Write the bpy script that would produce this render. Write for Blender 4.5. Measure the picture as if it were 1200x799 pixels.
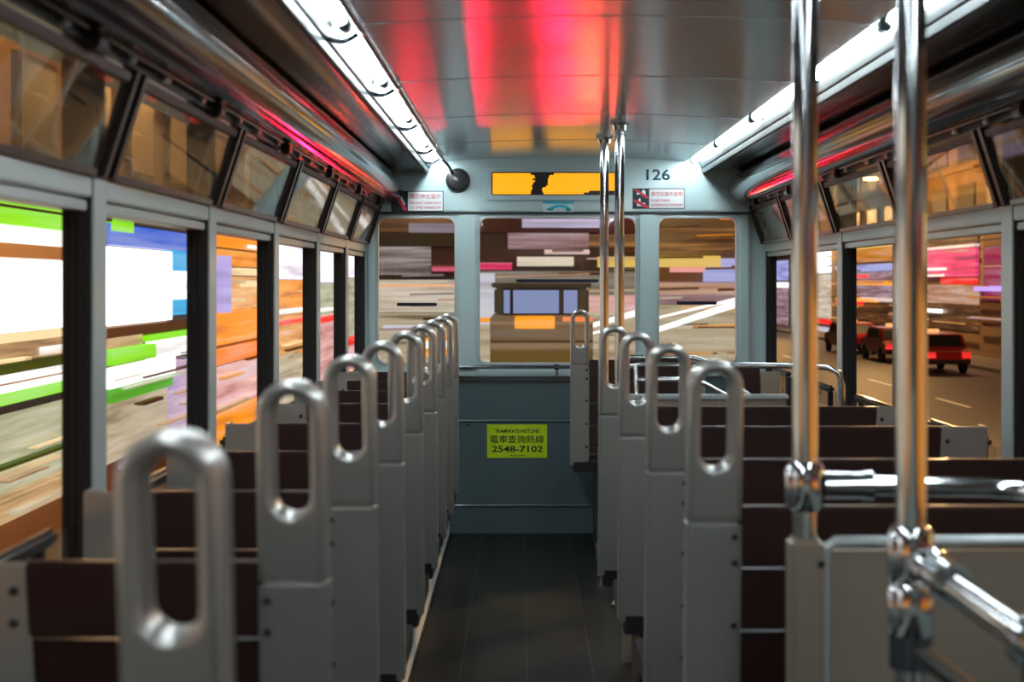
import bpy, bmesh, math, random
from mathutils import Vector, Matrix
random.seed(5)
for o in list(bpy.data.objects):
    bpy.data.objects.remove(o)
SC = bpy.context.scene
COL = SC.collection

# ------------------------------------------------------------------ camera, world, exposure
cam = bpy.data.cameras.new('camera')
cam.lens = 50.0
cam.sensor_width = 36.0
cam.shift_x = -0.0083
cam.shift_y = -0.0571
cam.clip_start = 0.05
cam.clip_end = 400
cam.dof.use_dof = True
cam.dof.focus_distance = 6.9
cam.dof.aperture_fstop = 4.5
camo = bpy.data.objects.new('camera', cam)
COL.objects.link(camo)
camo.location = (0, 0, 1.235)
camo.rotation_euler = (math.pi / 2, 0, 0)
SC.camera = camo

world = bpy.data.worlds.new('night_sky')
SC.world = world
world.use_nodes = True
bg = world.node_tree.nodes['Background']
bg.inputs[0].default_value = (0.030, 0.018, 0.014, 1)     # city night glow
bg.inputs[1].default_value = 0.8

SC.view_settings.view_transform = 'Standard'
SC.view_settings.look = 'None'
SC.view_settings.gamma = 1.0
SC.view_settings.use_curve_mapping = False
SC.view_settings.exposure = 0.0
SC.cycles.max_bounces = 8
SC.cycles.transparent_max_bounces = 16
SC.cycles.sample_clamp_indirect = 6.0

TUBE_STRENGTH = 44.0
SODIUM = (1.0, 0.56, 0.22)

# ------------------------------------------------------------------ materials
MATS = {}
def nodes_of(m):
    m.use_nodes = True
    return m.node_tree.nodes, m.node_tree.links
def mat(name, color, rough=0.5, metal=0.0, coat=0.0, noise=0.0, nscale=(8, 8, 8), bump=0.0, aniso=0.0):
    m = bpy.data.materials.new(name)
    n, l = nodes_of(m)
    p = n['Principled BSDF']
    p.inputs['Roughness'].default_value = rough
    p.inputs['Metallic'].default_value = metal
    p.inputs['Coat Weight'].default_value = coat
    p.inputs['Coat Roughness'].default_value = 0.06
    if aniso:
        p.inputs['Anisotropic'].default_value = aniso
    c = (color[0], color[1], color[2], 1)
    p.inputs['Base Color'].default_value = c
    if noise or bump:
        tc = n.new('ShaderNodeTexCoord')
        mp = n.new('ShaderNodeMapping'); mp.inputs['Scale'].default_value = nscale
        nz = n.new('ShaderNodeTexNoise'); nz.inputs['Scale'].default_value = 1.0; nz.inputs['Detail'].default_value = 5
        l.new(tc.outputs['Object'], mp.inputs[0]); l.new(mp.outputs[0], nz.inputs['Vector'])
        if noise:
            mx = n.new('ShaderNodeMix'); mx.data_type = 'RGBA'
            mx.inputs[6].default_value = tuple(v * (1 - noise) for v in color) + (1,)
            mx.inputs[7].default_value = tuple(min(1, v * (1 + noise)) for v in color) + (1,)
            l.new(nz.outputs['Fac'], mx.inputs[0]); l.new(mx.outputs[2], p.inputs['Base Color'])
        if bump:
            b = n.new('ShaderNodeBump'); b.inputs['Strength'].default_value = bump; b.inputs['Distance'].default_value = 0.01
            l.new(nz.outputs['Fac'], b.inputs['Height']); l.new(b.outputs[0], p.inputs['Normal'])
    MATS[name] = m
    return m
def emit(name, color, strength, streaked=False):        # things that give off light: tubes, lit signs, lamps
    m = bpy.data.materials.new(name)
    n, l = nodes_of(m)
    p = n['Principled BSDF']
    p.inputs['Base Color'].default_value = (color[0] * .3, color[1] * .3, color[2] * .3, 1)
    p.inputs['Roughness'].default_value = 0.4
    p.inputs['Emission Color'].default_value = (color[0], color[1], color[2], 1)
    p.inputs['Emission Strength'].default_value = strength
    if streaked:                                        # long lighter and darker bands put into the glow to look like light streaks
        tc = n.new('ShaderNodeTexCoord'); mp = n.new('ShaderNodeMapping')
        mp.inputs['Scale'].default_value = (.16, .16, 4.5)
        mp.inputs['Location'].default_value = (random.uniform(0, 9), random.uniform(0, 9), random.uniform(0, 9))
        nz = n.new('ShaderNodeTexNoise'); nz.inputs['Scale'].default_value = 1.0; nz.inputs['Detail'].default_value = 3
        rp = n.new('ShaderNodeValToRGB'); cr = rp.color_ramp
        cr.elements.new(.5)
        for e, pos, k, a in zip(cr.elements, (.30, .48, .70), (.50, 1.0, 1.0), (.03, .0, .22)):
            e.position = pos; e.color = tuple(v * k * (1 - a) + a * .8 for v in color) + (1,)
        l.new(tc.outputs['Object'], mp.inputs[0]); l.new(mp.outputs[0], nz.inputs['Vector'])
        l.new(nz.outputs['Fac'], rp.inputs[0]); l.new(rp.outputs[0], p.inputs['Emission Color'])
    MATS[name] = m
    return m
def lit_window(name, stops, strength, seed=0.0, scale=(0.22, 0.22, 5.0)):     # lit shop fronts: stretched noise bands imitating streaked street lights
    m = bpy.data.materials.new(name)
    n, l = nodes_of(m)
    p = n['Principled BSDF']
    p.inputs['Base Color'].default_value = (.05, .05, .05, 1)
    p.inputs['Roughness'].default_value = 0.25
    tc = n.new('ShaderNodeTexCoord'); mp = n.new('ShaderNodeMapping')
    mp.inputs['Scale'].default_value = scale; mp.inputs['Location'].default_value = (seed, seed * 1.7, seed * .6)
    nz = n.new('ShaderNodeTexNoise'); nz.inputs['Scale'].default_value = 1.0; nz.inputs['Detail'].default_value = 4; nz.inputs['Roughness'].default_value = .65
    rp = n.new('ShaderNodeValToRGB')
    cr = rp.color_ramp
    while len(cr.elements) < len(stops):
        cr.elements.new(0.5)
    for e, (pos, c) in zip(cr.elements, stops):
        e.position = pos; e.color = (c[0], c[1], c[2], 1)
    l.new(tc.outputs['Object'], mp.inputs[0]); l.new(mp.outputs[0], nz.inputs['Vector'])
    l.new(nz.outputs['Fac'], rp.inputs[0]); l.new(rp.outputs[0], p.inputs['Emission Color'])
    p.inputs['Emission Strength'].default_value = strength
    MATS[name] = m
    return m
def glass(name, tint, refl=1.0, wavy_lines=False):
    m = bpy.data.materials.new(name)
    n, l = nodes_of(m)
    n.remove(n['Principled BSDF'])
    out = n['Material Output']
    tr = n.new('ShaderNodeBsdfTransparent'); tr.inputs[0].default_value = tint + (1,)
    gl = n.new('ShaderNodeBsdfGlossy'); gl.inputs['Roughness'].default_value = 0.03
    gl.inputs[0].default_value = (refl, refl, refl, 1)
    lw = n.new('ShaderNodeLayerWeight'); lw.inputs[0].default_value = .5
    pw = n.new('ShaderNodeMath'); pw.operation = 'POWER'; pw.inputs[1].default_value = 5.0
    fr = n.new('ShaderNodeMath'); fr.operation = 'MULTIPLY_ADD'; fr.inputs[1].default_value = .8; fr.inputs[2].default_value = .04
    l.new(lw.outputs['Facing'], pw.inputs[0]); l.new(pw.outputs[0], fr.inputs[0])
    mx = n.new('ShaderNodeMixShader')
    l.new(fr.outputs[0], mx.inputs[0]); l.new(tr.outputs[0], mx.inputs[1]); l.new(gl.outputs[0], mx.inputs[2])
    top = mx
    if wavy_lines:                                      # thin pale wavy lines on the hopper glass
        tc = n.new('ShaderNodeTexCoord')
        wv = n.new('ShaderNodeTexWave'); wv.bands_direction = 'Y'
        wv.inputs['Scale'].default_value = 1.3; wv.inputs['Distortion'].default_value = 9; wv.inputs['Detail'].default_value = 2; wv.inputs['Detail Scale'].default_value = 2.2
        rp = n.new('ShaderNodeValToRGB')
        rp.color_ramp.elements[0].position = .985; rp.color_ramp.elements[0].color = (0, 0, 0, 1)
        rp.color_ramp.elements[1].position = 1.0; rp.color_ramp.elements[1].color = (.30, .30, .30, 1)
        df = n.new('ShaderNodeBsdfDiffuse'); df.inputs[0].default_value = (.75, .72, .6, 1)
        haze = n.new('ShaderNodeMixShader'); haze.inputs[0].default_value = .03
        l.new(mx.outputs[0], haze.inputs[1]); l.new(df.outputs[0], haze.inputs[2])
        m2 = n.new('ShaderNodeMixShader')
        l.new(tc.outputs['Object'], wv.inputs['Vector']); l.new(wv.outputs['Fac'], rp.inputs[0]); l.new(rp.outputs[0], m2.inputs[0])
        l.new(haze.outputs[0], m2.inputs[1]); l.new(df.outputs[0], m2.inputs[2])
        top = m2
    l.new(top.outputs[0], out.inputs[0])
    MATS[name] = m
    return m

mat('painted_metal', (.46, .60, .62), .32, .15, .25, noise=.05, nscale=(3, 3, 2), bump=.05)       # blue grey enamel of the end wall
mat('dimmed_enamel', (.085, .125, .14), .32, .15, .25, noise=.06, nscale=(3, 3, 2), bump=.05)  # end wall enamel again, darkened low down to imitate the light falloff
mat('white_enamel', (.72, .76, .76), .3, .0, .3)
mat('ceiling_metal', (.74, .78, .80), .20, .78, .0, noise=.06, nscale=(2, .5, 2), bump=.03)
mat('tray_metal', (.13, .175, .19), .22, .92, .0)
mat('trough_trim', (.060, .074, .078), .35, .2, .1)
mat('trim_metal', (.50, .55, .56), .3, .3, .2)
mat('coving_lacquer', (.115, .105, .115), .13, .75, .6, noise=.1, nscale=(2, 2, 2), bump=.04)
mat('post_metal', (.42, .47, .46), .35, .3, .2)
mat('black_rubber', (.012, .013, .014), .45)
mat('black_paint', (.012, .012, .015), .3, .0, .3)
mat('black', (.01, .01, .012), .4)
mat('navy_paint', (.004, .006, .03), .35)
mat('chrome', (.82, .84, .86), .10, 1.0)
mat('steel', (.6, .62, .63), .22, 1.0)
mat('dark_steel', (.16, .17, .2), .2, .9)
mat('seat_casting', (.50, .49, .47), .32, .74, .1, noise=.05, nscale=(6, 6, 6), bump=.03)
mat('bolt', (.03, .03, .03), .4, .5)
mat('dark_wood', (.018, .0028, .002), .48, .0, .08, noise=.35, nscale=(3, 40, 60))
mat('red_wood', (.06, .014, .012), .5, .0, .05, noise=.2, nscale=(20, 2, 20))
mat('floor_lino', (.006, .0062, .0062), .5, noise=.25, nscale=(12, 12, 12), bump=.05).node_tree.nodes['Principled BSDF'].inputs['Specular IOR Level'].default_value = .2
mat('kerb_paint', (.82, .86, .84), .4)
mat('guard_panel', (.44, .37, .30), .36, .6, .1, noise=.05, nscale=(4, 4, 4))
mat('sign_white', (.78, .80, .80), .4)
mat('sign_red', (.55, .02, .06), .4)
mat('sign_navy', (.008, .012, .025), .4)
mat('lime_vinyl', (.50, .72, .005), .4)
mat('ink', (.006, .008, .006), .5)
mat('numeral_ink', (.03, .07, .10), .4)
mat('cyan_vinyl', (.03, .45, .62), .4)
mat('pale_vinyl', (.55, .75, .78), .4)
glass('window_glass', (.97, .98, .97), .8)
glass('front_glass', (.97, .98, .97), .5)
glass('hopper_glass', (.84, .82, .74), 1.0, wavy_lines=True)
# street
mat('asphalt', (.05, .048, .045), .55, noise=.3, nscale=(.4, 3, 1), bump=.1)
mat('paving', (.22, .19, .16), .6, noise=.2, nscale=(1, .3, 1))
mat('facade_brown', (.26, .17, .10), .8, noise=.3, nscale=(.5, .2, 2))
mat('facade_grey', (.22, .2, .19), .8, noise=.3, nscale=(.5, .2, 2))
mat('facade_dark', (.08, .06, .06), .8, noise=.3, nscale=(.5, .2, 2))
mat('tan', (.55, .38, .22), .6); mat('brown', (.16, .07, .03), .6); mat('maroon', (.10, .03, .035), .6)
mat('navy', (.02, .04, .12), .6); mat('dark_grey', (.06, .06, .055), .6); mat('d_green', (.05, .18, .01), .6)
mat('tram_white', (.60, .66, .70), .4, .0, .2)
mat('tram_olive', (.30, .30, .10), .4, .0, .2)
mat('tram_pale', (.42, .50, .62), .4, .0, .2)
mat('tram_cream', (.40, .42, .40), .4, .0, .2, noise=.5, nscale=(.6, 1, 11))
mat('tram_paint', (.12, .15, .14), .3, .1, .3); mat('car_red', (.35, .01, .01), .25, .2, .5); mat('tyre', (.01, .01, .01), .7)
emit('tube_white', (.86, .97, 1.0), TUBE_STRENGTH)
emit('led_amber', (1.0, .40, .005), 1.25)
for nm, c, s in (
    ('e_green', (.22, .75, .005), 1.0), ('e_leaf', (.08, .45, .015), .8), ('e_blue', (.005, .10, .62), 1.0), ('e_cyan', (.01, .40, .78), 1.0),
    ('e_white1', (.60, .62, .74), .9), ('e_white2', (.95, .95, .90), 1.1), ('e_white3', (.97, .98, 1.0), 1.5), ('e_white4', (1.0, .98, .94), 2.4),
    ('e_cream', (.95, .75, .42), .9), ('e_creamw', (.80, .72, .60), .85), ('e_orange', (1.0, .30, .003), .95), ('e_orange2', (1.0, .20, .003), 1.0),
    ('e_violet', (.45, .40, .85), .9), ('e_lav3', (.90, .86, 1.0), 1.3), ('e_lavender', (.52, .48, .72), 1.0), ('e_lavdim', (.30, .27, .36), .8),
    ('e_red', (1.0, .03, .02), 1.0), ('e_red2', (1.0, .02, .015), 1.0), ('e_magenta', (.75, .005, .12), .8), ('e_magenta2', (.85, .06, .20), .8),
    ('e_magd', (.32, .003, .09), .7), ('e_purple', (.45, .30, 1.0), 1.2), ('e_peach', (.9, .45, .25), .9), ('e_pink', (.95, .35, .33), .85),
    ('e_pinkwhite', (.90, .65, .60), .9), ('e_amber', (1.0, .36, .01), 1.1), ('e_amberd', (.60, .20, .008), .8), ('e_gold', (.72, .50, .10), .95),
    ('e_bluew', (.38, .42, .85), .9), ('tail_red', (1.0, .008, .05), 120.0), ('tail_red2', (1.0, .02, .06), 4.5), ('lamp_head', SODIUM, 30.0), ('window_blue', (.28, .36, .68), .75),
    ('e_upper', (.55, .27, .09), .3), ('neon_red', (1.0, .012, .03), 60.0), ('neon_yellow', (1.0, .42, .03), 22.0)):
    emit(nm, c, s, nm.startswith('e_') and nm not in ('e_white4', 'e_upper'))
lit_window('s_tan', [(.3, (.18, .09, .04)), (.5, (.55, .32, .14)), (.7, (.75, .55, .30))], .8, 1)
lit_window('s_pale', [(.3, (.22, .24, .14)), (.5, (.50, .50, .32)), (.72, (.72, .70, .55))], .85, 2.3)
lit_window('s_beige', [(.28, (.16, .12, .07)), (.45, (.50, .40, .26)), (.6, (.62, .54, .40)), (.75, (.88, .76, .62))], .85, 3.1)
lit_window('s_violet', [(.3, (.30, .25, .35)), (.5, (.62, .45, .62)), (.7, (.30, .20, .62))], .9, 4.4)
lit_window('s_orange', [(.3, (.45, .10, .005)), (.5, (.95, .30, .01)), (.7, (.95, .45, .10))], .95, 5.7)
lit_window('s_amber', [(.3, (.40, .13, .03)), (.5, (.80, .36, .10)), (.7, (.90, .55, .25))], .9, 6.1)
lit_window('s_pink', [(.3, (.55, .22, .22)), (.5, (.85, .45, .42)), (.7, (.80, .62, .70))], .9, 7.9)
lit_window('s_brown', [(.35, (.015, .005, .003)), (.55, (.10, .035, .012)), (.72, (.40, .17, .045))], .8, 8.5)
lit_window('s_mauve', [(.3, (.10, .04, .05)), (.5, (.33, .19, .22)), (.7, (.58, .45, .52))], .85, 9.2)
lit_window('s_grey', [(.3, (.04, .03, .03)), (.5, (.20, .16, .16)), (.68, (.50, .46, .46))], .85, 10.6)
lit_window('s_cream', [(.3, (.38, .30, .22)), (.5, (.62, .53, .42)), (.7, (.85, .75, .65))], .9, 11.3)
lit_window('s_olive', [(.3, (.10, .09, .06)), (.5, (.24, .21, .17)), (.7, (.36, .33, .34))], .85, 12.2)
lit_window('s_peach', [(.3, (.35, .14, .07)), (.5, (.60, .33, .22)), (.7, (.75, .52, .42))], .8, 13.8)

# ------------------------------------------------------------------ mesh helpers
class MB:
    def __init__(self):
        self.v = []; self.f = []
    def add(self, vs, fs):
        b = len(self.v); self.v += [tuple(p) for p in vs]; self.f += [tuple(b + i for i in f) for f in fs]
        return self
    def box(self, x0, x1, y0, y1, z0, z1):
        x0, x1 = min(x0, x1), max(x0, x1)
        return self.add([(x0, y0, z0), (x1, y0, z0), (x1, y1, z0), (x0, y1, z0), (x0, y0, z1), (x1, y0, z1), (x1, y1, z1), (x0, y1, z1)],
                        [(0, 3, 2, 1), (4, 5, 6, 7), (0, 1, 5, 4), (1, 2, 6, 5), (2, 3, 7, 6), (3, 0, 4, 7)])
    def prism_y(self, prof, y0, y1):                   # closed (x, z) outline drawn out along Y
        n = len(prof)
        vs = [(x, y0, z) for x, z in prof] + [(x, y1, z) for x, z in prof]
        fs = [tuple(range(n)), tuple(range(2 * n - 1, n - 1, -1))] + [(i, n + i, n + (i + 1) % n, (i + 1) % n) for i in range(n)]
        return self.add(vs, fs)
    def sheet_y(self, prof, y0, y1, t, out):           # open (x, z) curve as a sheet of thickness t, drawn along Y
        q = [(x + out[0] * t, z + out[1] * t) for x, z in prof]
        return self.prism_y(list(prof) + q[::-1], y0, y1)
    def tube(self, path, r, seg=12, closed=False, ry=None):
        path = [Vector(p) for p in path]; n = len(path); rings = []
        up = None
        for i, p in enumerate(path):
            a = path[i - 1] if (i > 0 or closed) else p
            b = path[(i + 1) % n] if (i < n - 1 or closed) else p
            t = (b - a).normalized()
            if up is None:
                up = Vector((0, 1, 0)) if abs(t.y) < .9 else Vector((1, 0, 0))
            s = t.cross(up)
            if s.length < 1e-4:
                s = t.cross(Vector((0, 0, 1)))
            s.normalize(); u2 = s.cross(t).normalized(); up = u2
            rings.append([p + s * (math.cos(k * 2 * math.pi / seg) * r) + u2 * (math.sin(k * 2 * math.pi / seg) * (ry or r)) for k in range(seg)])
        vs = [q for rg in rings for q in rg]; fs = []
        for i in range(n if closed else n - 1):
            j = (i + 1) % n
            fs += [(i * seg + k, i * seg + (k + 1) % seg, j * seg + (k + 1) % seg, j * seg + k) for k in range(seg)]
        if not closed:
            fs += [tuple(range(seg - 1, -1, -1)), tuple((n - 1) * seg + k for k in range(seg))]
        return self.add(vs, fs)
    def lathe(self, prof, c, axis='Z', seg=20):        # (r, h) outline turned about an axis through c
        vs = []
        for r, h in prof:
            for k in range(seg):
                a = 2 * math.pi * k / seg
                p = (r * math.cos(a), r * math.sin(a), h)
                if axis == 'Y': p = (p[0], -p[2], p[1])
                if axis == 'X': p = (p[2], p[0], p[1])
                vs.append((c[0] + p[0], c[1] + p[1], c[2] + p[2]))
        fs = []
        for i in range(len(prof) - 1):
            fs += [(i * seg + k, i * seg + (k + 1) % seg, (i + 1) * seg + (k + 1) % seg, (i + 1) * seg + k) for k in range(seg)]
        fs += [tuple(range(seg - 1, -1, -1)), tuple((len(prof) - 1) * seg + k for k in range(seg))]
        return self.add(vs, fs)
    def mesh(self, name, m, bevel=0.0, smooth=False):
        me = bpy.data.meshes.new(name)
        me.from_pydata(self.v, [], self.f)
        bm = bmesh.new(); bm.from_mesh(me)
        bmesh.ops.recalc_face_normals(bm, faces=bm.faces)
        if bevel:
            bmesh.ops.bevel(bm, geom=[e for e in bm.edges if e.calc_face_angle(0) > .5], offset=bevel, segments=2, affect='EDGES', clamp_overlap=True)
        bm.to_mesh(me); bm.free()
        me.materials.append(MATS[m])
        if smooth:
            me.shade_smooth()
            try:
                me.set_sharp_from_angle(angle=math.radians(40))
            except Exception:
                pass
        return me
    def build(self, name, m, parent=None, bevel=0.0, smooth=False):
        return link(name, self.mesh(name, m, bevel, smooth), parent)
def link(name, me, parent=None):
    o = bpy.data.objects.new(name, me)
    COL.objects.link(o)
    if parent is not None:
        o.parent = parent
    return o
def empty(name, loc=(0, 0, 0)):
    o = bpy.data.objects.new(name, None); COL.objects.link(o); o.location = loc
    o.empty_display_size = .1
    return o
def tag(o, label, cat, group=None):
    o['label'] = label; o['category'] = cat
    if group: o['group'] = group
    return o
def thing(name, label, cat, loc=(0, 0, 0), group=None):
    return tag(empty(name, loc), label, cat, group)
def struct(name):
    o = empty(name); o['kind'] = 'structure'
    return o
def stuff(o):
    o['kind'] = 'stuff'
    return o
def copy_tree(o, parent=None):
    c = o.copy(); COL.objects.link(c)
    if parent is not None: c.parent = parent
    for ch in list(o.children):
        copy_tree(ch, c)
    return c
def rounded(x0, x1, z0, z1, r, n=6):
    pts = []
    for cx, cz, a0 in ((x1 - r, z1 - r, 0), (x0 + r, z1 - r, 90), (x0 + r, z0 + r, 180), (x1 - r, z0 + r, 270)):
        for k in range(n + 1):
            a = math.radians(a0 + 90 * k / n)
            pts.append((cx + r * math.cos(a), cz + r * math.sin(a)))
    return pts
def holed_plate(name, outer, holes, y0, y1, m, parent=None, bevel=0.0):   # upright plate in the XZ plane with cut-outs
    cu = bpy.data.curves.new(name, 'CURVE'); cu.dimensions = '2D'; cu.fill_mode = 'BOTH'
    for pts in [outer] + holes:
        sp = cu.splines.new('POLY'); sp.points.add(len(pts) - 1); sp.use_cyclic_u = True
        for p, (x, z) in zip(sp.points, pts): p.co = (x, z, 0, 1)
    cu.extrude = (y1 - y0) / 2 - bevel; cu.bevel_depth = bevel; cu.bevel_resolution = 2; cu.offset = -bevel
    t = bpy.data.objects.new('tmp', cu); COL.objects.link(t)
    dg = bpy.context.evaluated_depsgraph_get()
    me = bpy.data.meshes.new_from_object(t.evaluated_get(dg))
    bpy.data.objects.remove(t); bpy.data.curves.remove(cu)
    me.transform(Matrix.Translation((0, (y0 + y1) / 2, 0)) @ Matrix.Rotation(math.pi / 2, 4, 'X'))
    me.name = name; me.materials.clear(); me.materials.append(MATS[m])
    return link(name, me, parent)
def lettering(name, body, x, y, z, width, height, m, parent=None, depth=.0006, bold=0.0):   # raised print facing the aisle, x/z = lower corner
    cu = bpy.data.curves.new(name, 'FONT'); cu.body = body; cu.size = 1.0; cu.resolution_u = 3; cu.offset = bold
    t = bpy.data.objects.new('tmp', cu); COL.objects.link(t)
    dg = bpy.context.evaluated_depsgraph_get()
    me = bpy.data.meshes.new_from_object(t.evaluated_get(dg))
    bpy.data.objects.remove(t); bpy.data.curves.remove(cu)
    xs = [v.co.x for v in me.vertices] or [0, 1]; ys = [v.co.y for v in me.vertices] or [0, 1]
    sx = width / (max(xs) - min(xs)); sy = height / (max(ys) - min(ys))
    x0, y0 = min(xs), min(ys)
    for v in me.vertices:
        v.co = (x + (v.co.x - x0) * sx, y, z + (v.co.y - y0) * sy)
    bm = bmesh.new(); bm.from_mesh(me)
    ex = bmesh.ops.extrude_face_region(bm, geom=bm.faces[:])
    bmesh.ops.translate(bm, verts=[g for g in ex['geom'] if isinstance(g, bmesh.types.BMVert)], vec=(0, -depth, 0))
    bmesh.ops.recalc_face_normals(bm, faces=bm.faces)
    bm.to_mesh(me); bm.free()
    me.name = name; me.materials.clear(); me.materials.append(MATS[m])
    return link(name, me, parent)
# ================================================================== THE CAR BODY
XC = 0.22                                  # middle of the car
W = 0.977                                  # half width
YW = 7.0                                   # end wall
YB = -1.6                                  # behind the camera
def U(s, u):                               # s = -1 window side with shops, +1 road side
    return XC + s * u
POSTS = [YB, -0.15, 0.77, 1.65, 2.52, 3.46, 4.38, 5.30, 6.18]
POSTW = 0.085

# floor
fl = struct('floor')
MB().box(-.80, 1.24, YB - .05, YW + .05, -.06, 0).build('floor_slab', 'floor_lino', fl)
for k, x in enumerate((-.19, 0.02, .23)):
    MB().box(x - .0015, x + .0015, YB, YW - .01, 0, .0012).build('floor_seam', 'black_rubber', fl)
for s, x, nm in ((-1, -.347, 'left'), (1, .372, 'right')):
    k = struct('baseboard_' + nm)
    y1 = YW - .002
    MB().box(x, x + s * .02, YB, y1, 0, .30 if s < 0 else .12).build('kerb_panel', 'kerb_paint', k, .003)
    MB().box(x - s * .004, x - s * .0005, YB, y1, 0, .012).build('kerb_foot', 'black_rubber', k)

# ceiling: curved metal panels with cover strips at the joints
ce = struct('ceiling')
def arch(x): return 1.850 - .022 * ((x - XC) / .6) ** 2
xs = [XC + .59 * (k / 8.0 - 1) for k in range(17)]
prof = [(x, arch(x)) for x in xs]
SEAMS = [-1.55, -.55, .43, 1.39, 2.34, 3.29, 4.24, 5.19, 6.14, YW]
for a, b in zip(SEAMS, SEAMS[1:]):
    MB().sheet_y(prof, a, b, .012, (0, 1)).build('ceiling_panel', 'ceiling_metal', ce, 0, True)
for y in SEAMS[1:-1]:
    MB().sheet_y([(x, z - .0016) for x, z in prof], y - .012, y + .012, .0016, (0, 1)).build('cover_strip', 'ceiling_metal', ce, 0, True)
MB().box(-.85, 1.3, YB, YW + .05, 1.90, 1.94).build('roof_deck', 'black_paint', ce)

# light troughs, soffits and barrel coving along both sides
for s, nm in ((-1, 'left'), (1, 'right')):
    t = struct('trim_1' if s < 0 else 'trim_2')
    def P(*pts): return [(U(s, u), z) for u, z in pts]
    MB().prism_y(P((.672, 1.770), (.668, 1.792), (.690, 1.800), (.694, 1.776)), YB, YW).build('lower_trim_strip', 'trough_trim', t, .002)
    MB().prism_y(P((.665, 1.795), (.655, 1.822), (.668, 1.828), (.684, 1.801)), YB, YW).build('upper_trim_strip', 'trough_trim', t, .002)
    MB().prism_y(P((.655, 1.823), (.652, 1.872), (.585, 1.872), (.585, 1.832), (.580, 1.832), (.580, 1.878), (.670, 1.878), (.668, 1.829)), YB, YW).build('light_trough', 'tray_metal', t)
    MB().prism_y(P((.690, 1.777), (.790, 1.783), (.790, 1.797), (.690, 1.797)), YB, YW).build('soffit', 'coving_lacquer', t)
    bar = [(.785, 1.782)]
    for k in range(13):
        a = math.radians(100 + 150 * k / 12)
        bar.append((.880 + .085 * math.cos(a), 1.700 + .080 * math.sin(a)))
    bar += [(.90, 1.640), (.96, 1.640), (.96, 1.79)]
    MB().prism_y([(U(s, u), z) for u, z in bar], YB, YW - .001).build('barrel_coving', 'coving_lacquer', t, 0, True)
    MB().prism_y(P((.900, 1.612), (.900, 1.640), (.930, 1.642), (.930, 1.612)), YB, YW).build('catch_rail', 'black_paint', t, .002)
    MB().tube([(U(s, .893), YB, 1.632), (U(s, .893), YW - .02, 1.632)], .005, 8).build('beading', 'dark_steel', t, 0, True)

# side walls
WIN = 0
for s, nm in ((-1, 'left'), (1, 'right')):
    w = struct('wall_' + nm)
    xi, xo = U(s, W), U(s, W + .055)
    MB().box(xi, xo, YB, YW, 0, .70).build('sill_panel', 'post_metal', w)
    MB().box(U(s, W - .03), xo, YB, YW, .70, .725).build('window_sill', 'black_paint', w, .004)
    MB().box(U(s, W - .005), xo, YB, YW, 1.62, 1.90).build('top_panel', 'black_paint', w)
    for y in POSTS + [YW - .045]:
        last = y > 6.5
        MB().box(U(s, W + .004), xo, y - .002, y + POSTW + .002 if not last else YW, .725, 1.62).build('post_core', 'black_rubber', w)
        MB().prism_y([(U(s, W), .70), (U(s, W + .006), .70), (U(s, W + .006), 1.50), (U(s, W), 1.515)], y + .003, (y + POSTW - .003) if not last else YW).build('post_cover', 'post_metal', w, .0015)
        for dx in (.018, .032, .046):
            MB().box(U(s, W + dx), U(s, W + dx + .006), y - .006, y - .002, .725, 1.37).build('sash_channel', 'black_rubber', w)
    edges = POSTS + [YW - .045]
    for i, (a, b) in enumerate(zip(edges, edges[1:])):
        y0, y1 = a + POSTW, b
        MB().box(U(s, W + .002), xo, y0, y1, 1.385, 1.422).build('head_rail', 'post_metal', w, .003)
        MB().box(U(s, W + .010), xo, y0, y1, 1.362, 1.381).build('lower_head_rail', 'post_metal', w, .002)
    for i, (a, b) in enumerate(zip(edges, edges[1:])):
        if b < 1.0: continue
        WIN += 1
        y0, y1 = a + POSTW, b
        n = struct('window_%d' % WIN)
        MB().box(U(s, W + .024), U(s, W + .028), y0 + .004, y1 - .004, .725, .812).build('glass_pane', 'window_glass', n)
        MB().box(U(s, W - .004), U(s, W + .020), y0 + .12, y1 - .20, .808, .836).build('sash_bar', 'black_paint', n, .008)
        for yy in (y0 + .16, y1 - .26):
            MB().box(U(s, W + .004), U(s, W + .022), yy, yy + .02, .725, .81).build('sash_bar_stay', 'black_paint', n)
        # hopper that leans in at the top
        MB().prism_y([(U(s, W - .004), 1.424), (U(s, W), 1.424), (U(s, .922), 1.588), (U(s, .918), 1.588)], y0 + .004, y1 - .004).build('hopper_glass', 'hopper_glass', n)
        MB().prism_y([(U(s, .926), 1.588), (U(s, .910), 1.588), (U(s, .906), 1.606), (U(s, .922), 1.606)], y0 + .002, y1 - .002).build('hopper_top_rail', 'red_wood', n, .002)
        MB().prism_y([(U(s, W + .004), 1.422), (U(s, W - .012), 1.422), (U(s, W - .014), 1.434), (U(s, W), 1.434)], y0 + .02, y1 - .02).build('hopper_bottom_rail', 'black_paint', n)
        for yy in (y0 - .026, y1 + .004):
            MB().prism_y([(U(s, W - .001), 1.423), (U(s, W - .018), 1.423), (U(s, .898), 1.612), (U(s, .925), 1.612)], yy, yy + .022).build('hopper_arm', 'black_paint', n)
        MB().prism_y([(U(s, W + .006), 1.423), (U(s, W - .006), 1.423), (U(s, W - .016), 1.47), (U(s, W + .006), 1.58), (U(s, W + .03), 1.60)], y1 + .030, y1 + .055).build('hopper_cheek', 'black_rubber', n)
        for yy, ln in ((y0 + .06, .05), ((y0 + y1) / 2 - .05, .03), (y1 - .09, .035)):
            MB().box(U(s, .884), U(s, .902), yy, yy + ln, 1.613, 1.628).build('catch', 'steel', n, .003)
        MB().box(U(s, .880), U(s, .906), (y0 + y1) / 2 + .1, (y0 + y1) / 2 + .16, 1.602, 1.636).build('catch_block', 'black_paint', n, .004)

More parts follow.
